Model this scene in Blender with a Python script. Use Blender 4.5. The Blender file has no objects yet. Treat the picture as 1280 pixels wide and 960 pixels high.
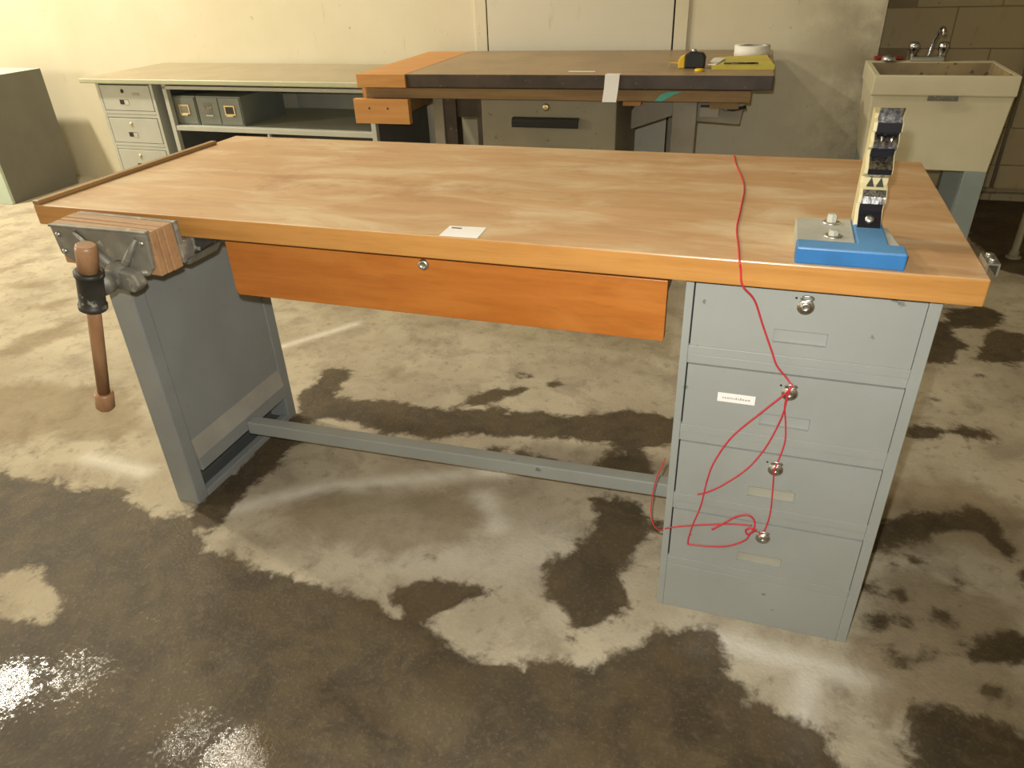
import bpy, bmesh, math, random
import numpy as np
from mathutils import Vector, Matrix
random.seed(7)
S = bpy.context.scene
COL = S.collection

# ------------------------------------------------------------------ camera
CAMF, PITCH, ROLL, YAW = 906.62, math.radians(30.426), math.radians(-2.324), math.radians(-19.524)
CAM = np.array([1.5605, -1.196, 1.3053])
def cam_axes():
    fwd0 = np.array([math.sin(YAW), math.cos(YAW), 0]); right = np.array([math.cos(YAW), -math.sin(YAW), 0])
    fwd = fwd0*math.cos(PITCH)+np.array([0, 0, -1])*math.sin(PITCH)
    up = np.cross(right, fwd)
    r = right*math.cos(ROLL)+up*math.sin(ROLL); u = -right*math.sin(ROLL)+up*math.cos(ROLL)
    return r, u, fwd
AR, AU, AW = cam_axes()
def ray(x, y): return AW+(x-640)/CAMF*AR-(y-480)/CAMF*AU
def atz(x, y, z=0.0):
    d = ray(x, y); return CAM+d*(z-CAM[2])/d[2]
def aty(x, y, Y):
    d = ray(x, y); return CAM+d*(Y-CAM[1])/d[1]
cam_d = bpy.data.cameras.new('camera'); cam = bpy.data.objects.new('camera', cam_d); COL.objects.link(cam)
M3 = Matrix((AR, AU, -AW)).transposed()
cam.matrix_world = Matrix.Translation(Vector(CAM)) @ M3.to_4x4()
cam_d.sensor_width = 36; cam_d.lens = CAMF/1280*36; cam_d.clip_start = .02
S.camera = cam

# ------------------------------------------------------------------ light and exposure
W = bpy.data.worlds.new('world'); S.world = W; W.use_nodes = True
W.node_tree.nodes['Background'].inputs[0].default_value = (.75, .85, 1, 1)
W.node_tree.nodes['Background'].inputs[1].default_value = .3
vs = S.view_settings
vs.view_transform = 'Standard'; vs.look = 'None'; vs.gamma = 1; vs.use_curve_mapping = False; vs.exposure = 0.0
FLASH_W, LAMP_W, WINDOW_W = 98, 240, 170
# the camera's own flash, just up and left of the lens
fl = bpy.data.lights.new('camera_flash', 'SPOT'); fl.energy = FLASH_W; fl.color = (1, 1, .97); fl.shadow_soft_size = .012
fl.spot_size = math.radians(105); fl.spot_blend = .8
flo = bpy.data.objects.new('camera_flash', fl); COL.objects.link(flo)
flo.matrix_world = Matrix.Translation(Vector(CAM-AR*.022+AU*.06)) @ M3.to_4x4()
# daylight through the window in the left wall
wl = bpy.data.lights.new('window_daylight', 'AREA'); wl.shape = 'RECTANGLE'; wl.size = 1.1; wl.size_y = 1.0; wl.energy = WINDOW_W; wl.color = (1, .98, .88)
wlo = bpy.data.objects.new('window_daylight', wl); COL.objects.link(wlo)
wlo.location = (-6.95, -1.7, 2.0); wlo.rotation_euler = (0, math.radians(-90), 0)

# ------------------------------------------------------------------ material helpers
def srgb(r, g, b):
    f = lambda c: (c/255/12.92 if c/255 <= .04045 else ((c/255+.055)/1.055)**2.4)
    return (f(r), f(g), f(b), 1)
class NT:
    def __init__(s, name):
        s.m = bpy.data.materials.new(name); s.m.use_nodes = True; s.t = s.m.node_tree
        s.b = s.t.nodes['Principled BSDF']; s.n = s.t.nodes; s.l = s.t.links
        s.co = None
    def node(s, typ, **kw):
        n = s.n.new(typ)
        for k, v in kw.items(): setattr(n, k, v)
        return n
    def lk(s, a, b): s.l.new(a, b)
    def coord(s, scale=(1, 1, 1), rot=(0, 0, 0), loc=(0, 0, 0)):
        if s.co is None: s.co = s.node('ShaderNodeTexCoord')
        mp = s.node('ShaderNodeMapping'); mp.inputs['Scale'].default_value = scale; mp.inputs['Rotation'].default_value = rot; mp.inputs['Location'].default_value = loc
        s.lk(s.co.outputs['Object'], mp.inputs[0]); return mp.outputs[0]
    def noise(s, scale, detail=4, rough=.55, vec=None, dist=0):
        n = s.node('ShaderNodeTexNoise'); n.inputs['Scale'].default_value = scale; n.inputs['Detail'].default_value = detail
        n.inputs['Roughness'].default_value = rough; n.inputs['Distortion'].default_value = dist
        s.lk(vec if vec is not None else s.coord(), n.inputs['Vector']); return n.outputs['Fac']
    def ramp(s, fac, stops):
        r = s.node('ShaderNodeValToRGB'); e = r.color_ramp.elements
        while len(e) < len(stops): e.new(.5)
        for el, (p, c) in zip(e, stops):
            el.position = p; el.color = c if len(c) == 4 else (*c, 1)
        s.lk(fac, r.inputs[0]); return r.outputs[0]
    def mix(s, fac, a, b, mode='MIX'):
        m = s.node('ShaderNodeMix', data_type='RGBA', blend_type=mode)
        for i, v in ((0, fac), (6, a), (7, b)):
            if isinstance(v, (int, float)): m.inputs[i].default_value = v
            elif isinstance(v, tuple): m.inputs[i].default_value = v
            else: s.lk(v, m.inputs[i])
        return m.outputs[2]
    def math(s, op, a, b=None, clamp=False):
        m = s.node('ShaderNodeMath', operation=op, use_clamp=clamp)
        for i, v in enumerate((a, b)):
            if v is None: continue
            if isinstance(v, (int, float)): m.inputs[i].default_value = v
            else: s.lk(v, m.inputs[i])
        return m.outputs[0]
    def smooth(s, v, a, b):
        m = s.node('ShaderNodeMapRange', interpolation_type='SMOOTHSTEP'); s.lk(v, m.inputs[0])
        m.inputs[1].default_value = a; m.inputs[2].default_value = b; return m.outputs[0]
    def bump(s, h, strength=.2, dist=.01):
        b = s.node('ShaderNodeBump'); b.inputs['Strength'].default_value = strength; b.inputs['Distance'].default_value = dist
        s.lk(h, b.inputs['Height']); s.lk(b.outputs[0], s.b.inputs['Normal'])
    def col(s, v):
        if isinstance(v, tuple): s.b.inputs['Base Color'].default_value = v
        else: s.lk(v, s.b.inputs['Base Color'])
    def set(s, rough=.5, metal=0, spec=None):
        s.b.inputs['Roughness'].default_value = rough; s.b.inputs['Metallic'].default_value = metal
        if spec is not None: s.b.inputs['Specular IOR Level'].default_value = spec
        return s.m
BLACK = (0, 0, 0, 1); WHITE = (1, 1, 1, 1)

def paint(name, c, rough=.45, var=.12, spot=None, spots=0.0, scale=6, bump=.03):
    t = NT(name)
    n = t.noise(scale, 5)
    a = tuple(x*(1-var) for x in c[:3])+(1,); b = tuple(min(1, x*(1+var)) for x in c[:3])+(1,)
    base = t.mix(t.smooth(n, .3, .7), a, b)
    if spot:
        f = t.smooth(t.noise(28, 3, .6), .70-spots, .76-spots)
        base = t.mix(f, base, spot)
    t.col(base); t.bump(t.noise(160, 2), bump, .002)
    return t.set(rough)
def wood(name, c1, c2, axis='X', rough=.45, worn=None, wornamt=.5, stretch=14, scale=5, stain=None):
    t = NT(name)
    sc = {'X': (1, stretch, stretch), 'Y': (stretch, 1, stretch), 'Z': (stretch, stretch, 1)}[axis]
    v = t.coord(sc)
    g = t.noise(scale*.5, 6, .6, v, .3)
    base = t.mix(t.smooth(g, .3, .7), c1, c2)
    fine = t.noise(scale*3, 3, .6, v)
    base = t.mix(t.math('MULTIPLY', t.smooth(fine, .5, .75), .25), base, tuple(x*.6 for x in c1[:3])+(1,))
    if worn:
        v2 = t.coord({'X': (1, 2.6, 2.6), 'Y': (2.6, 1, 2.6), 'Z': (2.6, 2.6, 1)}[axis])
        w = t.smooth(t.noise(4.0, 6, .62, v2, .6), .42, .72)
        base = t.mix(t.math('MULTIPLY', w, wornamt), base, worn)
    if stain:
        base = t.mix(t.math('MULTIPLY', t.smooth(t.noise(3.1, 6, .7, t.coord((1, 1.6, 1), loc=(4, 2, 0))), .55, .72), .6), base, stain)
        base = t.mix(t.math('MULTIPLY', t.smooth(t.noise(23, 2, .5), .74, .79), .35), base, tuple(x*.35 for x in stain[:3])+(1,))
    t.col(base); t.bump(fine, .08, .002)
    return t.set(rough)
def metal(name, c, rough=.3, var=.15, dirt=None):
    t = NT(name); n = t.noise(30, 4)
    base = t.mix(n, tuple(x*(1-var) for x in c[:3])+(1,), c)
    if dirt: base = t.mix(t.smooth(t.noise(14, 5, .65), .48, .68), base, dirt)
    t.col(base); t.bump(t.noise(90, 3), .08, .002)
    return t.set(rough, 1)

MAT = {}
MAT['steel_blue'] = paint('blue_grey_enamel', srgb(148, 150, 143), .42, .04, srgb(110, 110, 98), .02)
MAT['steel_leg'] = paint('blue_grey_enamel_dusty', srgb(138, 140, 136), .5, .06, srgb(140, 135, 120), .04)
MAT['dust'] = paint('dusty_enamel', srgb(160, 155, 142), .8, .12)
MAT['pull'] = paint('worn_pull', srgb(160, 156, 138), .5, .05)
MAT['dark_gap'] = paint('dark_interior', srgb(28, 28, 27), .8, .1)
MAT['top'] = wood('worn_maple_top', srgb(182, 142, 98), srgb(196, 156, 112), 'X', .5, srgb(212, 190, 152), .8, 9, 5, srgb(158, 104, 64))
MAT['edge'] = wood('varnished_maple_edge', srgb(170, 118, 58), srgb(186, 134, 72), 'X', .32, srgb(208, 150, 80), .25, 20, 5)
MAT['drawer'] = wood('orange_varnish', srgb(160, 92, 34), srgb(178, 108, 44), 'X', .32, srgb(190, 126, 58), .4, 12, 5)
MAT['ledge'] = wood('brown_ledge_wood', srgb(140, 106, 60), srgb(164, 126, 76), 'Y', .5)
MAT['jaw'] = wood('jaw_wood', srgb(160, 120, 80), srgb(180, 140, 98), 'X', .6, srgb(136, 104, 78), .5)
MAT['handle'] = wood('handle_wood', srgb(148, 108, 74), srgb(168, 128, 92), 'Z', .4)
MAT['cast'] = paint('grey_cast_iron', srgb(128, 124, 112), .55, .25, srgb(164, 158, 138), .1, 16, .15)
MAT['cast'].node_tree.nodes['Principled BSDF'].inputs['Metallic'].default_value = .35
MAT['cast_dark'] = paint('dark_cast_iron', srgb(62, 60, 54), .5, .3, srgb(130, 126, 112), .12, 20, .15)
MAT['cast_dark'].node_tree.nodes['Principled BSDF'].inputs['Metallic'].default_value = .4
t_ = NT('chrome_painted_streaks'); sv = t_.noise(9, 4, .7, t_.coord((22, 22, 3)))
t_.col(t_.mix(t_.smooth(sv, .35, .65), (.16, .16, .17, 1), (.80, .80, .80, 1))); t_.bump(sv, .5, .004); MAT['chrome'] = t_.set(.16, 1)  # light and dark streaks in the colour stand in for vertical highlights
MAT['dark_reflection'] = paint('chrome_dark_reflection', srgb(26, 26, 30), .2, .1)
MAT['nickel'] = metal('nickel', (.62, .60, .53, 1), .38)
MAT['brass'] = metal('aged_brass', (.75, .62, .38, 1), .35)
MAT['galv'] = metal('galvanised', (.6, .62, .6, 1), .4)
MAT['black'] = paint('black_paint', srgb(24, 23, 24), .35, .2)
MAT['rubber'] = paint('black_rubber', srgb(22, 22, 22), .55, .2)
MAT['blue'] = paint('blue_lacquer', srgb(46, 106, 160), .4, .12, None, 0, 14, .08)
MAT['blue_pale'] = paint('blue_lacquer_pale', srgb(84, 134, 176), .5, .12)
MAT['plate'] = paint('grey_dusty_plate', srgb(172, 170, 156), .5, .12, srgb(188, 184, 168), .05, 12)
MAT['post_wood'] = paint('cream_post', srgb(202, 190, 146), .5, .08)
MAT['paper'] = paint('white_paper', srgb(232, 228, 220), .8, .03)
MAT['ink'] = paint('ink', srgb(40, 38, 42), .7, .1)
MAT['wire'] = paint('red_wire', srgb(190, 48, 56), .45, .06)
MAT['desk'] = paint('grey_green_enamel', srgb(176, 176, 162), .45, .05)
MAT['desk_top'] = paint('linoleum_top', srgb(160, 147, 120), .5, .06, srgb(146, 132, 106), .04)
MAT['desk_edge'] = paint('pale_edge', srgb(176, 176, 142), .35, .05)
MAT['desk_shade'] = paint('desk_paint_in_shade', srgb(84, 86, 82), .6, .1)  # desk paint darkened, shade put into the colour
MAT['file'] = paint('file_box_grey', srgb(128, 132, 122), .45, .08)
MAT['cab'] = paint('dark_olive_cabinet', srgb(112, 110, 100), .5, .06)
MAT['cab_front_lit_top'] = paint('pale_green_front_lit_top', srgb(186, 200, 180), .45, .05)
MAT['slab'] = paint('dark_slab_edge_and_shade', srgb(64, 52, 42), .5, .3, srgb(104, 92, 76), .06, 10)
MAT['slab_top'] = paint('brown_bench_top', srgb(152, 128, 96), .42, .12, srgb(128, 106, 80), .06, 4)
MAT['low'] = wood('rough_low_board', srgb(118, 92, 58), srgb(144, 112, 70), 'X', .7, srgb(130, 118, 66), .4)
MAT['owood'] = wood('orange_plywood', srgb(184, 128, 66), srgb(198, 142, 78), 'X', .5)
MAT['bsteel'] = paint('olive_beige_steel', srgb(128, 120, 98), .5, .07, srgb(104, 96, 76), .04)
MAT['bleg'] = paint('beige_leg_steel', srgb(138, 130, 112), .55, .1)
MAT['sink'] = paint('cream_plastic', srgb(222, 214, 182), .45, .03)
MAT['sink_dirty'] = paint('stained_rim', srgb(150, 132, 96), .55, .2, srgb(100, 80, 56), .1)
MAT['sinkleg'] = paint('grey_sink_leg', srgb(150, 160, 156), .5, .05)
MAT['yellow'] = paint('yellow_plastic', srgb(226, 184, 30), .45, .05)
MAT['pad'] = paint('yellow_paper', srgb(200, 186, 84), .8, .06)
MAT['teal'] = paint('teal_paint', srgb(70, 160, 140), .5, .1)
MAT['pvc'] = paint('pale_pipe', srgb(150, 140, 116), .6, .1)
MAT['red'] = paint('dull_red', srgb(150, 40, 44), .5, .1)

# ------------------------------------------------------------------ mesh helpers
class MB:
    def __init__(s): s.v = []; s.f = []; s.mi = []; s.sm = []
    def face(s, idx, mi=0, sm=False): s.f.append(tuple(idx)); s.mi.append(mi); s.sm.append(sm)
    def box(s, x0, y0, z0, x1, y1, z1, mi=0, top=None, front=None, mat=None):
        b = len(s.v)
        P = [(x0, y0, z0), (x1, y0, z0), (x1, y1, z0), (x0, y1, z0), (x0, y0, z1), (x1, y0, z1), (x1, y1, z1), (x0, y1, z1)]
        if mat is not None: P = [tuple(mat @ Vector(q)) for q in P]
        s.v += P
        for k, q in enumerate(((0, 3, 2, 1), (4, 5, 6, 7), (0, 1, 5, 4), (1, 2, 6, 5), (2, 3, 7, 6), (3, 0, 4, 7))):
            m = mi
            if k == 1 and top is not None: m = top
            if k == 2 and front is not None: m = front
            s.face([b+i for i in q], m)
        return s
    def tube(s, pts, r, seg=10, mi=0, cap=True, radii=None):
        pts = [Vector(p) for p in pts]; n = len(pts); b0 = len(s.v)
        t0 = (pts[1]-pts[0]).normalized()
        ref = Vector((0, 0, 1)) if abs(t0.z) < .9 else Vector((1, 0, 0))
        a = t0.cross(ref).normalized()
        for i, p in enumerate(pts):
            t = (pts[min(i+1, n-1)]-pts[max(i-1, 0)]).normalized()
            a = (a-t*a.dot(t)).normalized(); b = t.cross(a)
            rr = radii[i] if radii else r
            for k in range(seg):
                an = 2*math.pi*k/seg
                s.v.append(tuple(p+(a*math.cos(an)+b*math.sin(an))*rr))
        for i in range(n-1):
            for k in range(seg):
                k2 = (k+1) % seg
                s.face((b0+i*seg+k, b0+i*seg+k2, b0+(i+1)*seg+k2, b0+(i+1)*seg+k), mi, True)
        if cap:
            s.face([b0+k for k in reversed(range(seg))], mi)
            s.face([b0+(n-1)*seg+k for k in range(seg)], mi)
        return s
    def lathe(s, prof, origin, axis=(0, 0, 1), seg=20, mi=0, smooth=True):
        # prof: list of (radius, height along the axis); sharp creases come from doubled rings
        o = Vector(origin); ax = Vector(axis).normalized()
        ref = Vector((1, 0, 0)) if abs(ax.x) < .9 else Vector((0, 1, 0))
        a = ax.cross(ref).normalized(); b = ax.cross(a)
        b0 = len(s.v)
        for r, h in prof:
            for k in range(seg):
                an = 2*math.pi*k/seg
                s.v.append(tuple(o+ax*h+(a*math.cos(an)+b*math.sin(an))*max(r, 1e-5)))
        for i in range(len(prof)-1):
            for k in range(seg):
                k2 = (k+1) % seg
                s.face((b0+i*seg+k, b0+i*seg+k2, b0+(i+1)*seg+k2, b0+(i+1)*seg+k), mi, smooth)
        s.face([b0+k for k in reversed(range(seg))], mi)
        s.face([b0+(len(prof)-1)*seg+k for k in range(seg)], mi)
        return s
    def prism(s, poly, d, mi=0, smooth_sides=False):
        # poly: ordered 3D points of one face; d: extrusion vector
        b = len(s.v); n = len(poly); d = Vector(d)
        s.v += [tuple(p) for p in poly]+[tuple(Vector(p)+d) for p in poly]
        s.face(range(b, b+n), mi); s.face(reversed(range(b+n, b+2*n)), mi)
        for i in range(n):
            j = (i+1) % n; s.face((b+i, b+n+i, b+n+j, b+j), mi, smooth_sides)
        return s
    def build(s, name, mats, parent=None, bevel=0, seg=2, loc=None):
        me = bpy.data.meshes.new(name); me.from_pydata(s.v, [], s.f)
        mats = mats if isinstance(mats, (list, tuple)) else [mats]
        for m in mats: me.materials.append(MAT[m] if isinstance(m, str) else m)
        me.polygons.foreach_set('material_index', s.mi); me.polygons.foreach_set('use_smooth', s.sm)
        bm = bmesh.new(); bm.from_mesh(me); bmesh.ops.recalc_face_normals(bm, faces=bm.faces); bm.to_mesh(me); bm.free()
        me.update()
        o = bpy.data.objects.new(name, me); COL.objects.link(o)
        if parent is not None: o.parent = parent
        if loc: o.location = loc
        if bevel:
            m = o.modifiers.new('bevel', 'BEVEL'); m.width = bevel; m.segments = seg; m.limit_method = 'ANGLE'; m.angle_limit = math.radians(40)
        return o
def B(*a, **k): return MB().box(*a, **k)
def tag(o, label, cat, group=None):
    o['label'] = label; o['category'] = cat
    if group: o['group'] = group
    return o
def struct(o): o['kind'] = 'structure'; return o
def thing(name, loc, label, cat, rz=0, group=None):
    o = bpy.data.objects.new(name, None); COL.objects.link(o); o.empty_display_size = .1
    o.location = loc; o.rotation_euler = (0, 0, rz)
    return tag(o, label, cat, group)
def smooth_path(pts, n=6):
    pts = [Vector(p) for p in pts]; out = []
    for i in range(len(pts)-1):
        p0 = pts[max(i-1, 0)]; p1 = pts[i]; p2 = pts[i+1]; p3 = pts[min(i+2, len(pts)-1)]
        for k in range(n):
            t = k/n
            out.append(.5*((2*p1)+(p2-p0)*t+(2*p0-5*p1+4*p2-p3)*t*t+(3*p1-p0-3*p2+p3)*t**3))
    out.append(pts[-1]); return out

# ------------------------------------------------------------------ floor
def floor_material():
    t = NT('wet_concrete')
    at = lambda n: (lambda a: (setattr(a, 'attribute_name', n), a.outputs['Fac'])[1])(t.node('ShaderNodeAttribute'))
    wet, damp, pale, pool = at('wet'), at('damp'), at('pale'), at('pool')
    n1 = t.noise(7, 6, .65, dist=.4); n2 = t.noise(26, 5, .65); n3 = t.noise(2.2, 5, .6); n4 = t.noise(110, 3, .6)
    jitter = t.math('ADD', t.math('MULTIPLY', t.math('SUBTRACT', n1, .5), .16), t.math('MULTIPLY', t.math('SUBTRACT', n2, .5), .055))
    fw = t.smooth(t.math('ADD', wet, jitter), -.012, .018)
    fd = t.smooth(t.math('ADD', damp, jitter), -.03, .05)
    dry = t.mix(t.smooth(n3, .3, .7), srgb(158, 146, 123), srgb(182, 171, 147))
    dry = t.mix(t.math('MULTIPLY', t.smooth(n1, .44, .68), .7), dry, srgb(138, 126, 106))
    dry = t.mix(t.math('MULTIPLY', t.smooth(n2, .54, .70), .45), dry, srgb(112, 101, 84))
    dry = t.mix(t.math('MULTIPLY', t.smooth(n4, .55, .75), .22), dry, srgb(208, 198, 172))
    dry = t.mix(t.math('MULTIPLY', pale, t.math('ADD', t.math('MULTIPLY', n2, .9), .2)), dry, srgb(226, 220, 206))
    dampc = t.mix(t.smooth(n2, .35, .7), srgb(118, 101, 74), srgb(140, 122, 92))
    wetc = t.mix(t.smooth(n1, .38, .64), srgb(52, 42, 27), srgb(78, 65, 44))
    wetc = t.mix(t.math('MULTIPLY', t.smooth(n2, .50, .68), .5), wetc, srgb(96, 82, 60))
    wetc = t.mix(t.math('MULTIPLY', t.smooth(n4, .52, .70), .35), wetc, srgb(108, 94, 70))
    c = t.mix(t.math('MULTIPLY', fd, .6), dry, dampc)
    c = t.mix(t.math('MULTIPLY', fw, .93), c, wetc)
    t.col(c)
    # thin standing water in a few shallow pools; elsewhere only damp pores and wet grains shine
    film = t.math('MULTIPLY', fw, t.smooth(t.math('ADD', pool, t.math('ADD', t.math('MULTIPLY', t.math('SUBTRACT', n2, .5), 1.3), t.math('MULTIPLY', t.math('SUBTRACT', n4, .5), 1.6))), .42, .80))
    grain = t.math('MULTIPLY', fw, t.math('MULTIPLY', t.smooth(n4, .58, .70), t.smooth(n1, .45, .62)))
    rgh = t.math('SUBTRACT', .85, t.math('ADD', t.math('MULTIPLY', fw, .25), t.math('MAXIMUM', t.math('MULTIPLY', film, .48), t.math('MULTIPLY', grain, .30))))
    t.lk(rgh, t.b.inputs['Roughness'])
    h = t.math('ADD', t.math('MULTIPLY', n2, .40), t.math('MULTIPLY', n4, .45))
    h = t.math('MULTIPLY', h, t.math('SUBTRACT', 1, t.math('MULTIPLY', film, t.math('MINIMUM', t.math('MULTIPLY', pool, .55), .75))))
    t.bump(h, .30, .012)
    t.b.inputs['Specular IOR Level'].default_value = .3
    return t.m
WET = [
 [(73,604),(155,614),(171,637),(197,650),(224,640),(252,669),(256,687),(309,706),(348,712),(400,732),(455,753),(490,765),(500,768),(487,745),(545,722),(575,730),(635,732),(612,750),(560,765),(530,772),(545,782),(590,815),(620,828),(660,830),(700,828),(735,825),(770,812),(815,792),(840,786),(890,788),(900,810),(920,840),(940,860),(935,880),(965,886),(1010,910),(1035,930),(1058,962),(1058,1300),(-500,1300),(-500,610),(0,590)],
 [(375,490),(411,461),(448,461),(430,480),(423,498),(513,506),(614,512),(655,514),(696,516),(736,520),(777,510),(834,520),(900,530),(900,556),(834,556),(810,560),(812,595),(745,591),(753,571),(773,565),(757,555),(667,547),(501,547),(432,530),(371,526)],
 [(598,555),(647,559),(700,575),(696,581),(606,567)],
 [(574,506),(614,486),(667,484),(659,490),(622,499),(590,510)],
 [(737,618),(814,625),(815,660),(795,690),(780,705),(792,765),(718,800),(690,745),(687,702),(745,668)],
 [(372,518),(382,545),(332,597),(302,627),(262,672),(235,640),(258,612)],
 [(1178,384),(1238,384),(1265,395),(1258,403),(1228,409),(1178,411)],
 [(1238,411),(1285,418),(1285,455),(1260,457),(1219,448)],
 [(1130,542),(1139,530),(1169,530),(1224,535),(1249,549),(1224,551),(1190,546),(1169,553),(1137,553)],
 [(1085,650),(1150,638),(1210,645),(1218,662),(1140,676),(1085,694)],
 [(1213,636),(1240,648),(1290,720),(1290,745),(1252,692)],
 [(1180,820),(1250,790),(1300,788),(1300,838),(1240,835)],
 [(1130,880),(1170,873),(1300,925),(1300,1000),(1140,1000)],
 [(1075,770),(1100,760),(1118,772),(1115,790),(1095,794),(1078,786)],
 [(1175,225),(1300,225),(1300,352),(1250,336),(1212,298)],
 [(1120,405),(1180,400),(1215,432),(1190,455),(1130,450)],
]
DAMP = [
 [(0,335),(43,326),(50,328),(7,343),(0,346)],
 [(0,354),(60,351),(72,354),(22,364),(0,361)],
 [(26,383),(89,371),(94,374),(79,386),(36,391)],
 [(0,434),(24,419),(72,407),(108,398),(108,414),(48,436),(7,448),(0,450)],
 [(-30,482),(60,475),(115,483),(165,487),(178,515),(195,542),(100,550),(60,545),(-30,562)],
 [(330,640),(420,610),(560,612),(640,640),(560,690),(420,690)],
 [(470,458),(505,468),(520,485),(490,480)], [(515,420),(545,428),(540,434),(518,426)],
 [(1095,600),(1200,600),(1290,640),(1290,720),(1200,690),(1100,700)],
 [(1110,700),(1290,760),(1290,960),(1100,900),(1060,800)],
 [(700,930),(840,800),(1000,960),(1000,1000),(700,1000)],
]
DRY = [[(-10,712),(25,718),(50,722),(85,752),(60,772),(-10,776)], [(760,800),(800,790),(770,815),(745,822)]]
PALE = [([(290,636),(400,610),(520,598),(625,590)], .030), ([(604,622),(622,660)], .035), ([(880,796),(960,818),(1040,838),(1095,852)], .028),
        ([(110,572),(180,590)], .03), ([(1010,850),(1000,950)], .03), ([(470,660),(600,700),(680,690)], .10), ([(330,440),(445,405)], .02), ([(865,806),(880,816)], .02)]
DROPS = [(1090,731,9),(1100,742,7),(1118,705,8),(1125,745,9),(1200,735,8),(1110,810,10),(1140,780,10),(1175,770,12),(1130,830,9),(1145,845,8),(1160,815,16),(1205,808,14),(1250,868,8),(1220,858,8),(1120,778,7),(1085,690,8),(1170,500,7),(1225,470,8),(660,470,8),(690,480,6),(540,700,7),(700,600,6),(520,762,8),(1000,600,5),(1165,430,7),(820,655,14),(1145,700,5),(1205,760,7)]
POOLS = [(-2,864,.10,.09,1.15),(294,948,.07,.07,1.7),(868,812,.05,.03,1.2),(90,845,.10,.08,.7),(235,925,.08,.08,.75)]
def build_floor():
    xs = np.concatenate([np.linspace(-7, -1.6, 55)[:-1], np.linspace(-1.6, 3.2, 241)[:-1], np.linspace(3.2, 5, 19)])
    ys = np.concatenate([np.linspace(-4, -1.2, 29)[:-1], np.linspace(-1.2, 2.6, 191)[:-1], np.linspace(2.6, 4, 29)])
    X, Y = np.meshgrid(xs, ys); P = np.stack([X.ravel(), Y.ravel()], -1)
    def sd(poly):
        Q = np.array([atz(px, py)[:2] for px, py in poly])
        d2 = np.full(len(P), 1e9); ins = np.zeros(len(P), bool)
        for a, b in zip(Q, np.roll(Q, -1, 0)):
            e = b-a; L2 = e@e+1e-12
            u = np.clip(((P-a)@e)/L2, 0, 1)[:, None]
            d2 = np.minimum(d2, ((P-a-u*e)**2).sum(1))
            c = ((a[1] > P[:, 1]) != (b[1] > P[:, 1])) & (P[:, 0] < (b[0]-a[0])*(P[:, 1]-a[1])/(b[1]-a[1]+1e-12)+a[0])
            ins ^= c
        return np.where(ins, 1, -1)*np.sqrt(d2)
    wet = np.full(len(P), -1.0); damp = np.full(len(P), -1.0); pale = np.zeros(len(P))
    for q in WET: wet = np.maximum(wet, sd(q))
    for px, py, r in DROPS:
        c = atz(px, py)[:2]; e = np.linalg.norm(atz(px+r, py)[:2]-c)
        wet = np.maximum(wet, e*.9-np.linalg.norm(P-c, axis=1))
    for q in DRY: wet = np.minimum(wet, -sd(q))
    for q in DAMP: damp = np.maximum(damp, sd(q))
    for line, w in PALE:
        Q = np.array([atz(px, py)[:2] for px, py in line]); d = np.full(len(P), 9.0)
        for a, b in zip(Q[:-1], Q[1:]):
            e = b-a; u = np.clip(((P-a)@e)/(e@e), 0, 1)[:, None]
            d = np.minimum(d, np.linalg.norm(P-a-u*e, axis=1))
        pale = np.maximum(pale, np.exp(-(d/w)**2)*(.85 if w < .09 else .4))
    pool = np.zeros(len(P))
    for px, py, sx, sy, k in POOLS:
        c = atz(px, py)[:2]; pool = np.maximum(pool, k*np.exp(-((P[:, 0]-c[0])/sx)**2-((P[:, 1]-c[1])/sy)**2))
    nx, ny = len(xs), len(ys)
    V = np.column_stack([P, np.zeros(len(P))])
    I = np.arange(nx*ny).reshape(ny, nx)
    F = np.stack([I[:-1, :-1], I[:-1, 1:], I[1:, 1:], I[1:, :-1]], -1).reshape(-1, 4)
    me = bpy.data.meshes.new('floor'); me.from_pydata(V.tolist(), [], F.tolist())
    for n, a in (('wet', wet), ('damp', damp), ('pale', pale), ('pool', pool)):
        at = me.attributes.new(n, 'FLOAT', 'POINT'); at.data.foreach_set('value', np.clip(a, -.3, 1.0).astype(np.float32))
    me.materials.append(floor_material()); me.update()
    o = bpy.data.objects.new('floor', me); COL.objects.link(o); return struct(o)
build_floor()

# ------------------------------------------------------------------ room shell
def wall_material(name, c1, c2, speck=.6, grime=None):
    t = NT(name)
    n = t.noise(1.3, 5, .6)
    base = t.mix(t.smooth(n, .3, .7), c1, c2)
    base = t.mix(t.math('MULTIPLY', t.smooth(t.noise(16, 4, .7), .66, .74), speck), base, srgb(128, 104, 66))
    base = t.mix(t.math('MULTIPLY', t.smooth(t.noise(5, 5, .7, t.coord((3, 3, .7))), .60, .72), .25), base, srgb(150, 124, 80))
    if grime:                                   # dirt rubbed on near the end of the wall beside the sink
        s = t.node('ShaderNodeSeparateXYZ'); t.lk(t.co.outputs['Object'], s.inputs[0])
        g = t.math('MULTIPLY', t.smooth(s.outputs[0], 1.45, 2.05), t.smooth(t.noise(3.2, 6, .68), .35, .65))
        base = t.mix(t.math('MULTIPLY', g, .6), base, grime)
    t.col(base); t.bump(t.noise(60, 4), .12, .004)
    return t.set(.7)
MW = wall_material('cream_wall', srgb(208, 198, 168), srgb(216, 208, 182), .6, srgb(112, 98, 74))
MR = wall_material('dingy_wall', srgb(186, 172, 138), srgb(198, 184, 150), .7)
MC = wall_material('ceiling_paint', srgb(190, 184, 168), srgb(200, 194, 178), .2)
MD = wall_material('door_paint', srgb(206, 200, 178), srgb(212, 206, 186), .12)
CH = 4.7
struct(B(-7.1, 3.0, 0, 2.02, 3.1, CH).build('wall_back', MW))
struct(B(1.92, 3.1, 0, 2.02, 3.62, CH).build('wall_return', MR))
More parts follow.
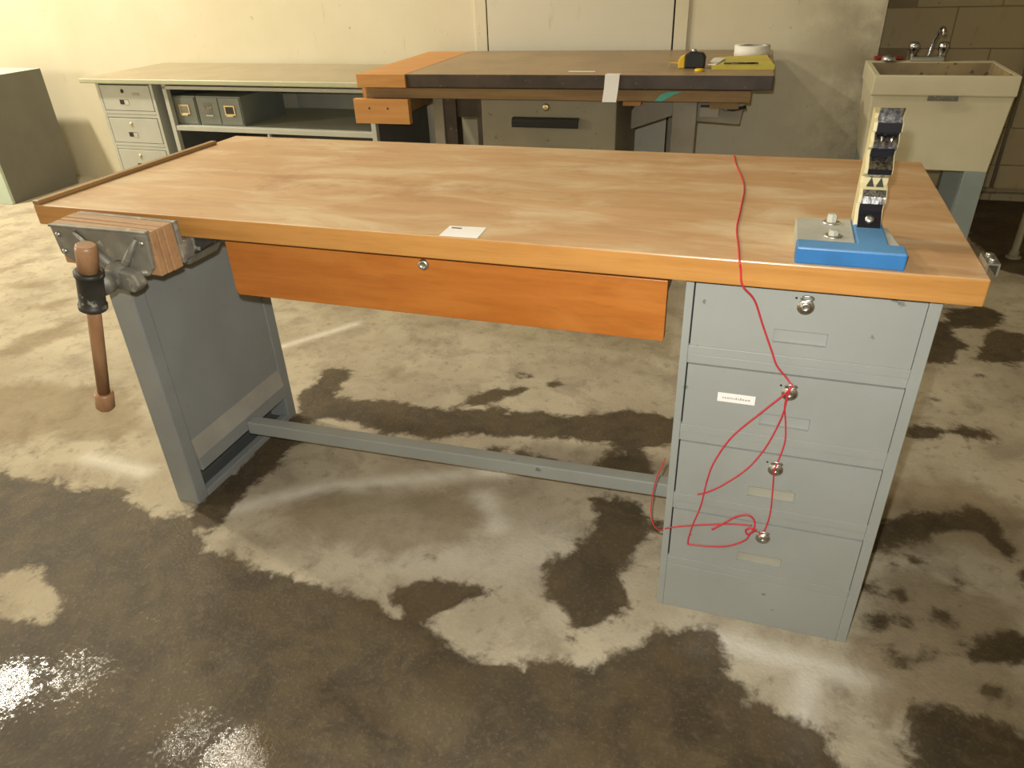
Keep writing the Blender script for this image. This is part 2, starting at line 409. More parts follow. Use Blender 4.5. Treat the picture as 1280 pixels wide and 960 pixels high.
struct(B(5.0, -4.1, 0, 5.1, 3.72, CH).build('wall_right', MW))
struct(B(-7.1, -4.1, 0, 5.1, -4.0, CH).build('wall_front', MW))
struct(B(-7.1, -4.1, CH, 5.1, 3.8, CH+.1).build('ceiling', MC))
w = MB()   # left wall with a window opening
w.box(-7.1, -4.0, 0, -7.0, -2.3, CH).box(-7.1, -1.1, 0, -7.0, 3.0, CH).box(-7.1, -2.3, 0, -7.0, -1.1, 1.4).box(-7.1, -2.3, 2.6, -7.0, -1.1, CH)
struct(w.build('wall_left', MW))
# recessed wall of concrete blocks
rw = struct(B(1.92, 3.603, 0, 5.0, 3.72, CH).build('wall_recess', paint('mortar', srgb(150, 136, 106), .8)))
blk = None
for r in range(7):
    for k in range(8):
        x = 2.03+k*.4-(.2 if r % 2 else 0)
        if x < 2.0: continue
        if blk is None:
            blk = B(0, 0, 0, .396, .029, .196).build('block', MR, rw, .004); o = blk
        else:
            o = blk.copy(); COL.objects.link(o)
        o.location = (x, 3.598, .003+r*.2)
# door with jamb strips
dr = bpy.data.objects.new('door_1', None); COL.objects.link(dr); struct(dr)
B(.021, 2.985, .01, 1.030, 3.0, 2.1).build('door_leaf', MD, dr, .002)
B(.0125, 2.996, .0, .021, 3.0, 2.1).build('gap', 'dark_gap', dr)
B(1.030, 2.996, .0, 1.038, 3.0, 2.1).build('gap', 'dark_gap', dr)
B(-.055, 2.988, .0, .0125, 3.0, 2.16).build('jamb', MW, dr, .002)
B(1.038, 2.988, .0, 1.105, 3.0, 2.16).build('jamb', MW, dr, .002)
# window in the left wall
wn = bpy.data.objects.new('window_1', None); COL.objects.link(wn); struct(wn)
f = MB().box(-7.08, -2.3, 1.4, -7.02, -2.25, 2.6).box(-7.08, -1.15, 1.4, -7.02, -1.1, 2.6).box(-7.08, -2.25, 1.4, -7.02, -1.15, 1.45).box(-7.08, -2.25, 2.55, -7.02, -1.15, 2.6).box(-7.07, -1.72, 1.45, -7.03, -1.68, 2.55)
f.build('window_frame', 'paper', wn)

# ------------------------------------------------------------------ ceiling lamps (their reflections glint in the wet floor)
def lamp(x, y, z, label, power):
    t = thing('ceiling_lamp', (x, y, z), label, 'lamp', group='ceiling lamps')
    MB().lathe([(.05, .26), (.07, .25), (.10, .16), (.20, .02), (.215, 0), (.205, 0), (.19, .025), (.095, .155), (.06, .22)], (0, 0, 0), seg=28).build('shade', 'galv', t)
    MB().lathe([(.012, .26), (.012, CH-z)], (0, 0, 0), seg=8).build('stem', 'galv', t)
    em = NT('lamp_glow'); em.b.inputs['Emission Color'].default_value = (1, .86, .6, 1); em.b.inputs['Emission Strength'].default_value = 6
    MB().lathe([(.02, .17), (.05, .14), (.07, .09), (.05, .045), (.02, .03)], (0, 0, 0), seg=16).build('bulb', em.m, t)
    L = bpy.data.lights.new('lamp_light', 'AREA'); L.shape = 'DISK'; L.size = .3; L.energy = power; L.color = (1, .915, .74)
    lo = bpy.data.objects.new('lamp_light', L); COL.objects.link(lo); lo.location = (0, 0, .02); lo.parent = t
lamp(-3.99, 1.27, 4.0, 'round metal ceiling lamp hung nearest the left wall', LAMP_W)
lamp(-1.79, 1.33, 4.0, 'round metal ceiling lamp hung nearer the middle of the room', LAMP_W*.28)

# ------------------------------------------------------------------ main workbench
H, TT, L, D = .86, .0453, 1.912, .7394
HB = H-TT
wb = thing('workbench', (0, 0, 0), 'long maple-topped workbench with orange drawer and blue-grey steel drawer pedestal', 'workbench')
tp = MB().box(0, 0, HB, L, D, H, mi=1, top=0).build('tabletop', ['top', 'edge'], wb, .0025)
B(0, 0.0, H, .02, .625, H+.010).build('ledge_strip', 'ledge', wb, .003)
B(0.02, .03, HB-.03, .06, D-.03, HB).build('support_rail', 'steel_leg', wb)
# galvanised angle on the right end
br = MB().box(L, .045, .838, L+.003, .095, .870).box(L+.003, .045, .867, L+.019, .095, .870).box(L+.016, .045, .850, L+.019, .095, .867)
bro = br.build('end_bracket', 'galv', wb); bro['label'] = 'galvanised angle bracket'
for yy in (.06, .085): MB().lathe([(.005, 0), (.005, .003), (.002, .004)], (L+.010, yy, .870), seg=8).build('bolt', 'nickel', bro)
# wooden drawer
dw = MB().prism([(.482, .030, .684), (.488, .030, .677), (1.426, .030, .679), (1.428, .030, .681), (1.428, .030, .800), (.482, .030, .800)], (0, .02, 0)).build('wood_drawer', 'drawer', wb, .002)
dw['label'] = 'orange varnished wooden drawer'
B(.50, .05, .70, 1.41, .48, .795).build('drawer_box', 'drawer', dw)
B(.47, .10, HB-.02, .50, .56, HB).build('drawer_runner', 'dark_gap', wb); B(1.412, .10, HB-.02, 1.44, .56, HB).build('drawer_runner', 'dark_gap', wb)
MB().lathe([(.0115, 0), (.0115, .003), (.009, .006), (.004, .006), (.004, .004)], (.951, .030, .789), (0, -1, 0), 16).build('drawer_lock', 'nickel', dw)
# left leg panel
lg = bpy.data.objects.new('leg_panel', None); COL.objects.link(lg); lg.parent = wb
MB().box(.101, .06, .092, .150, .49, .19).box(.101, .06, .19, .169, .49, HB).build('web', 'steel_leg', lg)
B(.101, .028, 0, .173, .070, HB).build('post', 'steel_leg', lg, .004)
B(.101, .482, 0, .173, .523, HB).build('post', 'steel_leg', lg, .004)
B(.148, .07, .092, .180, .482, .135).build('rail', 'steel_leg', lg, .002)
MB().prism([(.149, .07, .135), (.180, .07, .135), (.169, .07, .192), (.149, .07, .192)], (0, .412, 0)).build('sloped_ledge', 'dust', lg)
B(.148, .07, 0, .173, .482, .022).build('foot_rail', 'steel_leg', lg, .002)
B(.106, .07, 0.0, .148, .482, .012).build('base_plate', 'desk_shade', lg); B(.101, .07, 0, .105, .482, .092).build('slot_shade_sheet', 'desk_shade', lg)  # dark plate and thin sheet painted as the shade inside the slot
for yy in (.30, .255): MB().lathe([(.006, 0), (.006, .003), (.003, .005)], (.173, yy, .115), (1, 0, 0), 10).build('bolt', 'nickel', lg)
# stretcher
sb = MB(); a = Vector((.180, .278, .122)); b = Vector((1.459, .312, .128)); d = b-a; wv = Vector((0, .038, 0))
sb.prism([a, a+wv, a+wv+Vector((0, 0, -.042)), a+Vector((0, 0, -.042))], d)
sb.build('stretcher', 'steel_blue', wb, .004)
# drawer pedestal
PX0, PX1, PY = 1.4594, 1.8664, .0335
pe = bpy.data.objects.new('pedestal', None); COL.objects.link(pe); pe.parent = wb
B(PX0, PY+.012, 0, PX1, .60, HB-.002).build('carcass', 'steel_blue', pe, .003)
B(PX0+.013, PY+.008, .13, PX1-.018, PY+.0125, .81).build('shadow_gap', 'dark_gap', pe)
B(PX0, PY, 0, PX0+.0145, PY+.013, HB-.002).build('stile', 'steel_blue', pe, .0015)
B(PX1-.020, PY, 0, PX1, PY+.013, HB-.002).build('stile', 'steel_blue', pe, .0015)
zs = [(.677, .800), (.503, .637), (.329, .461), (.152, .286)]
for i, (z0, z1) in enumerate(zs):
    zt = HB-.002 if i == 0 else zs[i-1][0]-.001
    B(PX0+.0145, PY+.002, z1+.0015, PX1-.020, PY+.013, z1+.0015+(zt-z1)*.48 if i else zt).build('rail', 'steel_blue', pe, .001)
    if i: B(PX0+.0145, PY-.0005, z1+.0025+(zt-z1)*.48, PX1-.020, PY+.013, zt).build('rail', 'steel_blue', pe, .001)
B(PX0+.0145, PY-.0005, .13, PX1-.020, PY+.013, .151).build('rail', 'steel_blue', pe, .001)
B(PX0+.0145, PY, 0, PX1-.020, PY+.013, .129).build('kick_panel', 'steel_blue', pe, .001)
drawer_labels = ['top steel drawer', 'second steel drawer with white sticker', 'third steel drawer', 'bottom steel drawer']
DF = PY-.001
for i, (z0, z1) in enumerate(zs):
    x0, x1 = PX0+.0175, PX1-.0215
    hx0, hx1, hz1 = 1.618, 1.706, [.727, .551, .378, .202][i]; hz0 = hz1-.026
    m = MB()    # front with a rectangular hole for the finger pull
    m.box(x0, DF, z0, hx0, PY+.010, z1).box(hx1, DF, z0, x1, PY+.010, z1).box(hx0, DF, hz1, hx1, PY+.010, z1).box(hx0, DF, z0, hx1, PY+.010, hz0)
    df = m.build('steel_drawer', 'steel_blue', pe); df['label'] = drawer_labels[i]
    MB().prism([(hx0, DF+.0085, hz1), (hx0, DF+.007, hz0), (hx0, DF+.0115, hz0), (hx0, DF+.0115, hz1)], (hx1-hx0, 0, 0)).build('finger_pull', 'pull' if i > 1 else 'steel_blue', df)
    kx, kz = 1.662, [.774, .601, .428, .251][i]
    MB().lathe([(.0145, 0), (.0145, .0015), (.013, .003), (.0085, .003), (.0085, .0045), (.003, .0045), (.0028, .003)], (kx, DF, kz), (0, -1, 0), 20).build('lock', 'nickel', df)
    rg = MB(); rg.tube([(kx+.010*math.cos(q), DF-.006-.003*math.sin(q), kz+.018+.005*math.sin(q)) for q in np.linspace(0, 2*math.pi, 17)], .0018, 6, cap=False)
    rg.build('staple_ring', 'nickel', df)
    MB().lathe([(.002, 0), (.002, .0006)], (kx-.017, DF, kz+.015), (0, -1, 0), 8).build('screw_hole', 'black', df)
    if i == 1:
        B(1.537, DF-.0006, .566, 1.605, DF, .585).build('sticker', 'paper', df)
        sg = MB()
        x = 1.546
        while x < 1.594:
            q = random.uniform(.002, .004); sg.box(x, DF-.0009, .573, x+q, DF-.0006, .573+random.uniform(.003, .005)); x += q+.0014
        sg.build('lettering', paint('faint_pencil', srgb(172, 168, 158), .8), df)

# ------------------------------------------------------------------ woodworking vise on the front left corner
vi = thing('bench_vise', (.30, -.06, .76), 'grey cast-iron woodworking vise with wooden jaws on the bench corner', 'vise')
VO = Vector((-.30, .06, -.76))
def V(m, name, mat, parent=vi, **k):
    m.v = [tuple(Vector(q)+VO) for q in m.v] if parent is vi or parent.parent is vi else m.v
    return m.build(name, mat, parent, **k)
jaw = V(MB().prism([(.170, -.112, .862), (.419, -.112, .857), (.412, -.112, .785), (.395, -.112, .768), (.345, -.112, .758), (.28, -.112, .756), (.225, -.112, .770), (.176, -.112, .800)], (0, .010, 0)), 'front_jaw', 'cast', bevel=.003)
rb = MB()
hub = Vector((.330, -.118, .768))
for q in ((.235, .850), (.392, .848), (.400, .778)):
    rb.tube([hub, Vector((q[0], -.113, q[1]))], .007, 8, radii=[.011, .005])
V(rb, 'rib', 'cast', jaw)
V(B(.168, -.114, .857, .420, -.100, .863), 'jaw_lip', 'cast', jaw, bevel=.002)
for q in ((.187, .842), (.19, .806), (.402, .838)): V(MB().lathe([(.006, 0), (.006, .002), (.003, .004)], (q[0], -.112, q[1]), (0, -1, 0), 10), 'screw', 'galv', jaw)
V(MB().prism([(.170, -.102, .864), (.420, -.102, .859), (.420, -.102, .766), (.170, -.102, .775)], (0, .0165, 0)), 'jaw_pad', 'jaw', bevel=.0012)
V(MB().prism([(.170, -.084, .865), (.422, -.084, .860), (.422, -.084, .766), (.170, -.084, .775)], (0, .0145, 0)), 'jaw_pad', 'jaw', bevel=.0015)
V(MB().prism([(.170, -.068, .866), (.424, -.068, .861), (.424, -.068, .766), (.170, -.068, .775)], (0, .026, 0)), 'jaw_pad', 'jaw', bevel=.0015)
V(MB().prism([(.172, -.041, .866), (.428, -.041, .862), (.428, -.041, .772), (.172, -.041, .778)], (0, .012, 0)), 'rear_jaw', 'cast', bevel=.002)
V(B(.180, -.029, .775, .425, -.001, .8147), 'rear_jaw_body', 'cast', bevel=.003)
V(MB().lathe([(.030, -.004), (.030, .016), (.023, .026), (.020, .042), (.024, .044), (.024, .062), (.017, .064), (.017, .085)], (.330, -.112, .768), (0, -1, 0), 20), 'hub', 'cast')
V(MB().prism([(.352, -.118, .790), (.388, -.118, .784), (.398, -.118, .758), (.380, -.118, .742), (.352, -.118, .745)], (0, -.028, 0)), 'split_nut', 'cast', bevel=.005)
V(MB().lathe([(.013, 0), (.013, .44)], (.330, -.11, .755), (0, 1, 0), 14), 'screw_shaft', 'cast_dark')
for xx in (.22, .405): V(MB().lathe([(.010, 0), (.010, .36)], (xx, -.03, .790), (0, 1, 0), 12), 'guide_rod', 'cast')
V(MB().prism([(.25, -.001, .8147), (.425, -.001, .8147), (.425, -.001, .785), (.40, -.001, .750), (.28, -.001, .745), (.25, -.001, .78)], (0, .10, 0)), 'under_bracket', 'cast', bevel=.006)
V(MB().prism([(.40, -.001, .8147), (.47, .02, .8147), (.46, .02, .797), (.42, -.001, .775)], (0, .05, 0)), 'mounting_lug', 'cast_dark', bevel=.004)
# sleeve and handle, tilted about the screw
ht = Matrix.Translation(Vector((.330, -.198, .768))) @ Matrix.Rotation(math.radians(15.5), 4, 'Y')
def tl(m): m.v = [tuple(ht @ Vector(q)) for q in m.v]; return m
V(tl(MB().lathe([(.024, -.044), (.027, -.042), (.027, -.034), (.0245, -.032), (.0245, .030), (.0275, .032), (.0275, .040), (.024, .042)], (0, 0, 0), seg=22)), 'sleeve', 'cast_dark')
hd = V(tl(MB().lathe([(.0125, -.262), (.0135, -.10), (.0135, .06)], (0, 0, 0), seg=18)), 'handle', 'handle')
V(tl(MB().lathe([(.016, -.302), (.0195, -.297), (.0195, -.262), (.0165, -.258)], (0, 0, 0), seg=20)), 'end_knob', 'handle', hd)
V(tl(MB().lathe([(.0195, .036), (.020, .090), (.0185, .096), (.016, .098)], (0, 0, 0), seg=20)), 'end_knob', 'handle', hd)

# ------------------------------------------------------------------ blue fixture with the ratchet-like chrome post
fx = thing('clamp_fixture', (1.71, .095, H), 'blue T-shaped base holding an upright wavy chrome post on the bench', 'fixture')
FO = Vector((-1.71, -.095, -H))
def Fx(m, name, mat, parent=fx, **k):
    m.v = [tuple(Vector(q)+FO) for q in m.v]; return m.build(name, mat, parent, **k)
bs = Fx(MB().prism([(1.630, .006, H), (1.793, .006, H), (1.793, .048, H), (1.770, .048, H), (1.770, .185, H), (1.722, .185, H), (1.722, .048, H), (1.630, .048, H)], (0, 0, .028)), 'base', ['blue', 'blue_pale'], bevel=.003)
bs.data.polygons[1].material_index = 1  # top face in the paler blue
Fx(MB().prism([(1.630, .050, .862), (1.630, .172, .862), (1.638, .182, .862), (1.722, .182, .862), (1.722, .050, .862)], (0, 0, .0215)), 'clamp_plate', 'plate', bevel=.002)
Fx(MB().prism([(1.770, .050, .862), (1.770, .15, .862), (1.777, .15, .862), (1.790, .050, .862)], (0, 0, .0215)), 'clamp_plate', 'plate', bevel=.002)
for yy, hh in ((.158, .011), (.085, .006)):
    bt = Fx(MB().lathe([(.015, 0), (.0155, .0015), (.011, .003)], (1.688, yy, .8835), seg=20), 'washer', 'nickel')
    Fx(MB().lathe([(.0085, 0), (.0085, hh), (.006, hh+.002)], (1.688, yy, .8865), seg=6, smooth=False), 'bolt_head', 'plate', bt)
# post: cream core with a corrugated polished strip on its front
FX0, FX1 = 1.7275, 1.7635
# (depth, height, finish of the piece that starts here): dark reflections painted on some faces, polished metal on others
prof = [(.126, .886, 1), (.150, .911, 1), (.151, .922, 0), (.138, .926, 0), (.140, .938, 0), (.150, .947, 2), (.164, .953, 2), (.162, .966, 0), (.146, .969, 0), (.138, .975, 1), (.137, .984, 0), (.147, .993, 0), (.157, 1.001, 1), (.155, 1.010, 1), (.144, 1.016, 0), (.141, 1.026, 0), (.150, 1.037, 1), (.149, 1.040, 1), (.137, 1.043, 1), (.138, 1.057, 0), (.153, 1.061, 0), (.149, 1.069, 0), (.140, 1.079, 0)]
ps = MB(); n = len(prof)
for (y, z, k), (y2, z2, _) in zip(prof[:-1], prof[1:]):
    ps.prism([(FX0, y, z), (FX0, y2, z2), (FX0, y2+.004, z2), (FX0, y+.004, z)], (FX1-FX0, 0, 0), mi=k)
strip = Fx(ps, 'corrugated_strip', ['chrome', 'dark_reflection', 'post_wood'])
strip['label'] = 'polished wavy metal strip'
cs = MB().prism([(FX0-.005, .138, .886)]+[(FX0-.005, max(.142, y+.006), z) for y, z, k in prof if z < 1.075]+[(FX0-.005, .190, 1.072), (FX0-.005, .192, .886)], (FX1-FX0+.007, 0, 0))
Fx(cs, 'post_core', 'post_wood')
Fx(MB().lathe([(.007, 0), (.007, .002), (.003, .003)], (1.7455, .138, .900), (0, -.79, .61), 14), 'bolt_head', 'nickel')
for xx in (1.738, 1.753):
    for z0, z1 in ((.973, .990), (1.018, 1.038)):
        Fx(MB().tube([(xx, .1425, z0), (xx, .1415, (z0+z1)/2), (xx, .1435, z1)], .0016, 6), 'ridge', 'chrome', strip)
    Fx(MB().prism([(xx-.006, .1565, .950), (xx+.006, .1565, .950), (xx, .1545, .966)], (0, .004, 0)), 'tooth', 'cast_dark', strip)

# ------------------------------------------------------------------ tag on the bench front edge
pt = thing('paper_tag', (1.04, .035, H), 'small white paper tag lying at the bench front edge', 'tag')
MB().prism([(-.038, -.030, .0004), (.038, -.028, .0004), (.034, .031, .0004), (-.040, .026, .0004)], (0, 0, .0008)).build('sheet', 'paper', pt)
pr = MB()
for k in range(5): pr.box(-.031+k*.0042, .0125, .0013, -.031+k*.0042+.003, .0185, .0016)
pr.build('print', 'ink', pt)

# ------------------------------------------------------------------ red wire
wr = MB(); r = .0018
on_top = [atz(px, py, H+r) for px, py in ((917, 190), (920, 205), (930, 232), (926, 260), (921, 285), (923, 308))]
on_top[0] = atz(917.5, 194, H+r)
over = [np.array([1.545, -.003, H+.001]), np.array([1.549, -.0045, .845]), np.array([1.555, -.004, .818])]
fr = lambda px, py, o=.004: aty(px, py, DF-o)
p1 = on_top+over+[fr(943, 375, .02), fr(953, 405, .008), fr(965, 440), fr(971, 457), fr(983, 472), fr(990, 482, .009)]
wr.tube(smooth_path(p1), r, 6)
wr.tube(smooth_path([fr(990, 480, .009), fr(985, 489, .010), fr(950, 517, .006), fr(915, 546), fr(893, 577), fr(884, 600), fr(876, 632), fr(866, 656), fr(860, 677), fr(866, 681), fr(905, 683), fr(930, 676), fr(938, 667, .006), fr(946, 662, .008)]), r, 6)
wr.tube(smooth_path([fr(986, 486, .010), fr(983, 502, .009), fr(976, 524, .006), fr(958, 558), fr(935, 585), fr(906, 605), fr(885, 615), fr(872, 618)]), r*.9, 6)
wr.tube(smooth_path([fr(988, 488, .010), fr(981, 505, .008), fr(982, 530), fr(981, 553), fr(972, 578, .008), fr(968, 588, .011), fr(966, 610), fr(963, 640), fr(956, 662, .008), fr(948, 668, .009)]), r*.9, 6)
wr.tube(smooth_path([fr(890, 662), fr(905, 654), fr(920, 646), fr(935, 644), (fr(943, 651)), fr(942, 662, .008), fr(935, 668, .008), fr(932, 663, .009), fr(938, 660, .01), fr(946, 664, .009)]), r*1.1, 6)
wr.tube(smooth_path([fr(940, 657, .007), fr(915, 655), fr(880, 656), fr(850, 658), fr(835, 660), aty(822, 662, .06), aty(815, 650, .10), aty(814, 630, .12), aty(820, 600, .14), aty(832, 573, .16)]), r*.9, 6)
wro = wr.build('red_wire', 'wire'); tag(wro, 'thin red wire trailing over the bench and looped through the drawer locks', 'wire')

# ------------------------------------------------------------------ grey steel desk at the back
dk = thing('steel_desk', (-2.274, 2.30, 0), 'long grey steel desk with drawers and open shelf against the back wall', 'desk', math.radians(-.8))
DL = 1.94
B(0, 0, .764, DL, .69, .79, top=0, mi=1).build('desktop', ['desk_top', 'desk_edge'], dk, .005, 3)
DX = 2.274; Y0 = .03
# pedestal: left legside
B(.10, Y0+.012, 0, .497, .67, .764).build('pedestal', 'desk', dk, .003)
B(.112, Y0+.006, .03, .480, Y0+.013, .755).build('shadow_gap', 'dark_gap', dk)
B(.085, Y0, 0, .108, Y0+.013, .764).build('stile', 'desk', dk, .002); B(.476, Y0, 0, .497, Y0+.013, .764).build('stile', 'desk', dk, .002)
for i, (z0, z1) in enumerate(((.614, .752), (.432, .571), (.250, .390), (.07, .21))):
    d_ = B(.112, Y0-.001, z0, .472, Y0+.010, z1).build('steel_drawer', 'desk', dk, .002)
    if i < 3:
        MB().lathe([(.011, 0), (.011, .003), (.006, .006), (.003, .006)], (.272, Y0-.001, z0+[.107, .108, .105][i]), (0, -1, 0), 14).build('lock', 'brass' if i else 'black', d_)
        B(.235, Y0-.0016, z0+.034, .300, Y0-.001, z0+.060).build('finger_pull', 'black', d_)
        B(.270, Y0-.003, z0+.034, .300, Y0-.0012, z0+.058).build('pull_lip', 'nickel', d_)
    if i == 0: B(.34, Y0-.0016, z0+.085, .395, Y0-.001, z0+.10).build('sticker', 'dust', d_)
    B(.108, Y0-.0005, z0-.020, .476, Y0+.010, z0-.0025).build('rail', 'desk', dk, .001); B(.108, Y0+.001, z0-.039, .476, Y0+.010, z0-.021).build('rail', 'desk', dk, .001)
# shelf unit
sx0, sx1 = .565, 1.90
B(sx0, Y0, 0, sx0+.028, Y0+.03, .764).build('post', 'desk', dk, .002)
B(sx1-.028, Y0, 0, sx1, Y0+.03, .764).build('post', 'desk', dk, .002)
B(sx0, Y0, .735, sx1, Y0+.02, .753).build('top_rail', 'desk', dk, .002)
B(sx0+.001, Y0+.03, 0, sx0+.006, .66, .76).build('side_panel', 'desk_shade', dk)
B(sx1-.006, Y0+.03, 0, sx1-.001, .66, .76).build('side_panel', 'desk_shade', dk)  # faces away from the lamps; its shade is in the colour
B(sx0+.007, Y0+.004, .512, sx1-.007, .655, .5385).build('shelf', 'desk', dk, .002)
B(sx0+.007, .65, .06, sx1-.007, .656, .51).build('back_panel', 'desk_shade', dk)
B(sx0+.45, .65, .54, sx1-.007, .656, .76).build('back_panel', 'desk', dk)
B(sx0+.65, Y0+.002, .06, sx0+.662, Y0+.02, .511).build('divider', 'desk', dk)
# card file boxes on the shelf
def filebox(x, wd, n, label):
    t = thing('card_file_box', (x, 2.36, .5385), label, 'file box', math.radians(-.8), 'card file boxes on the desk shelf')
    B(0, .006, 0, wd, .40, .157).build('body', 'file', t, .002)
    for k in range(n):
        a = .006+k*(wd-.006)/n; b_ = (k+1)*(wd-.006)/n
        d_ = B(a, 0, .008, b_, .007, .149).build('drawer', 'file', t, .0015)
        cx = (a+b_)/2; cz = .085
        hf = MB().box(cx-.035, -.004, cz-.026, cx+.035, 0, cz-.019).box(cx-.035, -.004, cz+.019, cx+.035, 0, cz+.026).box(cx-.035, -.004, cz-.019, cx-.027, 0, cz+.019).box(cx+.027, -.004, cz-.019, cx+.035, 0, cz+.019)
        hf.box(cx-.022, -.012, cz-.032, cx+.022, -.003, cz-.026)
        if n == 2 and k == 0:
            B(cx-.035, -.0012, cz-.02, cx+.03, 0, cz+.038).build('scuff', 'cast', d_)
            B(cx-.02, -.006, cz-.033, cx+.03, -.001, cz-.027).build('label_tab', 'nickel', d_)
        else:
            h_ = hf.build('label_holder', 'brass', d_)
            if n == 2: B(cx-.027, -.002, cz-.019, cx+.027, 0, cz+.019).build('card', 'cast_dark', d_)
            else: B(cx-.027, -.002, cz-.019, cx+.027, 0, cz+.019).build('card', 'dust', d_)
    return t
filebox(-1.700, .165, 1, 'narrow grey single-drawer card file box at the shelf end')
filebox(-1.530, .300, 2, 'wider grey card file box with two small drawers')

# ------------------------------------------------------------------ low cabinet at the far left
cb = thing('steel_cabinet', (-3.15, 2.28, 0), 'low dark olive steel cabinet at the far left edge', 'cabinet')
B(-.47, .02, 0, 0, .545, .775, mi=0, top=1).build('body', ['cab', 'cab_front_lit_top'], cb, .003)  # top face paler: the bright light on it is put into the colour
B(-.472, 0, 0, -.001, .02, .776).build('front_panel', 'cab_front_lit_top', cb, .003)

# ------------------------------------------------------------------ brown work table at the back
bt = thing('layout_table', (-.285, 2.025, 0), 'heavy brown-topped work table with olive steel drawer and orange wood end', 'table', math.radians(1.6))
TZ = .865; TWd, TD = 1.845, .90
B(.248, .0, .808, TWd, TD, TZ, mi=0, top=1).build('top_slab', ['slab', 'slab_top'], bt, .004)
B(0, -.012, .808, .247, TD-.02, TZ).build('wood_end', 'owood', bt, .002)
B(.02, .03, .756, TWd-.08, TD-.06, .802).build('lower_board', 'low', bt, .003)
tm_ = MB().prism([(1.375, .0292, .758), (1.405, .0292, .758), (1.46, .0292, .787), (1.49, .0292, .797), (1.43, .0292, .795), (1.40, .0292, .785)], (0, .001, 0)).build('paint_mark', 'teal', bt)
B(0, .035, .70, .018, .70, .808).build('end_board', 'owood', bt)
B(-.035, -.005, .645, .247, .028, .756).build('wood_face_board', 'owood', bt, .002)
for xx in (.045, .14): MB().lathe([(.005, 0), (.005, .001)], (xx, -.005, .715), (0, -1, 0), 10).build('screw', 'cast_dark', bt)
B(.03, .028, .69, .225, .55, .755).build('beam', 'low', bt)
# legs
def leg(x0, x1, yy): return B(x0, yy, 0, x1, yy+.09, .756).build('leg', 'bleg', bt, .003)
leg(.318, .368, .12); leg(1.44, 1.545, .18); leg(.38, .42, .72); leg(1.37, 1.44, .72)
B(.368, .13, 0, .43, .20, .756).build('leg_channel', 'slab', bt)  # dark slab colour stands in for the shade on this channel
B(.535, .13, 0.25, .582, .16, .756).build('hanger', 'slab', bt)
B(.43, .15, .655, .585, .18, .74).build('cross_plate', 'slab', bt)  # shade under the table put into the plate's dark colour
B(1.22, .16, .715, 1.30, .30, .756).build('block', 'owood', bt)
MB().prism([(1.25, .24, .60), (1.44, .24, .665), (1.44, .24, .755), (1.30, .24, .755), (1.25, .24, .68)], (0, .02, 0)).build('gusset', 'bleg', bt)
MB().prism([(1.545, .22, .645), (1.73, .22, .635), (1.745, .22, .745), (1.545, .22, .755)], (0, .03, 0)).build('gusset', 'bleg', bt)
B(1.60, .12, .715, 1.72, .25, .756).build('block', 'low', bt); B(1.56, .15, .675, 1.64, .215, .715).build('block', 'bleg', bt)
MB().tube([(1.66, .13, .715), (1.70, .15, .708), (1.75, .17, .716)], .007, 8).build('hook', 'cast_dark', bt)
# hanging steel drawer
B(.592, .075, .28, 1.205, .70, .752).build('drawer_case', 'bsteel', bt, .003)
df = B(.585, .055, .28, 1.210, .076, .752).build('drawer_front', 'bsteel', bt, .004)
MB().lathe([(.016, 0), (.016, .004), (.009, .008), (.004, .008)], (.892, .055, .722), (0, -1, 0), 16).build('lock', 'brass', df)
hm = MB().prism([(.735, .055, .680), (.735, .035, .676), (.735, .028, .664), (.735, .028, .640), (.735, .034, .636), (.735, .034, .660), (.735, .055, .672)], (.310, 0, 0))
hm.build('pull_handle', 'black', df, .002)

# things on the brown table
def P(px, py, z=TZ): return Vector(atz(px, py, z))
c = P(866, 85)
tmz = thing('tape_measure', (c.x, c.y, TZ), 'black and yellow tape measure on the brown table', 'tape measure')
MB().prism([(-.035, -.022, 0), (.050, -.022, 0), (.052, -.022, .045), (.040, -.022, .062), (-.015, -.022, .066), (-.035, -.022, .055)], (0, .044, 0)).build('case', 'rubber', tmz, .006)
MB().prism([(-.062, -.020, 0), (-.034, -.020, 0), (-.034, -.020, .056), (-.055, -.020, .045), (-.062, -.020, .03)], (0, .040, 0)).build('nose', 'yellow', tmz, .004)
B(-.10, -.010, .020, -.060, .012, .0215).build('blade', 'yellow', tmz); B(-.102, -.011, .008, -.100, .013, .022).build('end_hook', 'nickel', tmz)
MB().lathe([(.012, 0), (.010, .010), (.006, .012)], (0, 0, .064), seg=12).build('lock_button', 'galv', tmz)
a, b, cc, dd = P(889, 87), P(968, 87), P(958, 73), P(894, 76)
pd = thing('notepad', tuple((a+b+cc+dd)/4), 'yellow writing pad lying near the brown table corner', 'notepad')
o = pd.location
MB().prism([a-o, b-o, cc-o, dd-o], (0, 0, .016)).build('pages', 'pad', pd)
B(-.11, .145, .0161, .11, .165, .018).build('binding', 'cast', pd, .001) if False else None
q = P(890, 84)-o; MB().prism([q+Vector((-.015, -.05, .016)), q+Vector((.02, -.06, .016)), q+Vector((.045, .13, .02)), q+Vector((-.005, .12, .022))], (0, 0, .002)).build('curled_page', 'paper', pd)
c = (P(905, 79, TZ+.022), P(948, 79, TZ+.022))
pn = MB().tube([c[0], c[0]+(c[1]-c[0])*.5, c[1]], .004, 8).build('pen', 'cast_dark'); tag(pn, 'dark pen lying across the yellow writing pad', 'pen')
c = P(939, 71)
tr = thing('tape_roll', (c.x, c.y, TZ), 'white roll of tape standing flat behind the yellow pad', 'tape')
MB().lathe([(.045, 0), (.080, 0), (.080, .05), (.045, .05), (.045, .0)], (0, 0, 0), seg=32).build('tape_body', 'paper', tr)
MB().lathe([(.040, 0), (.045, 0), (.045, .051), (.040, .051), (.040, 0)], (0, 0, 0), seg=24).build('core', 'dust', tr)
c = P(874, 89)
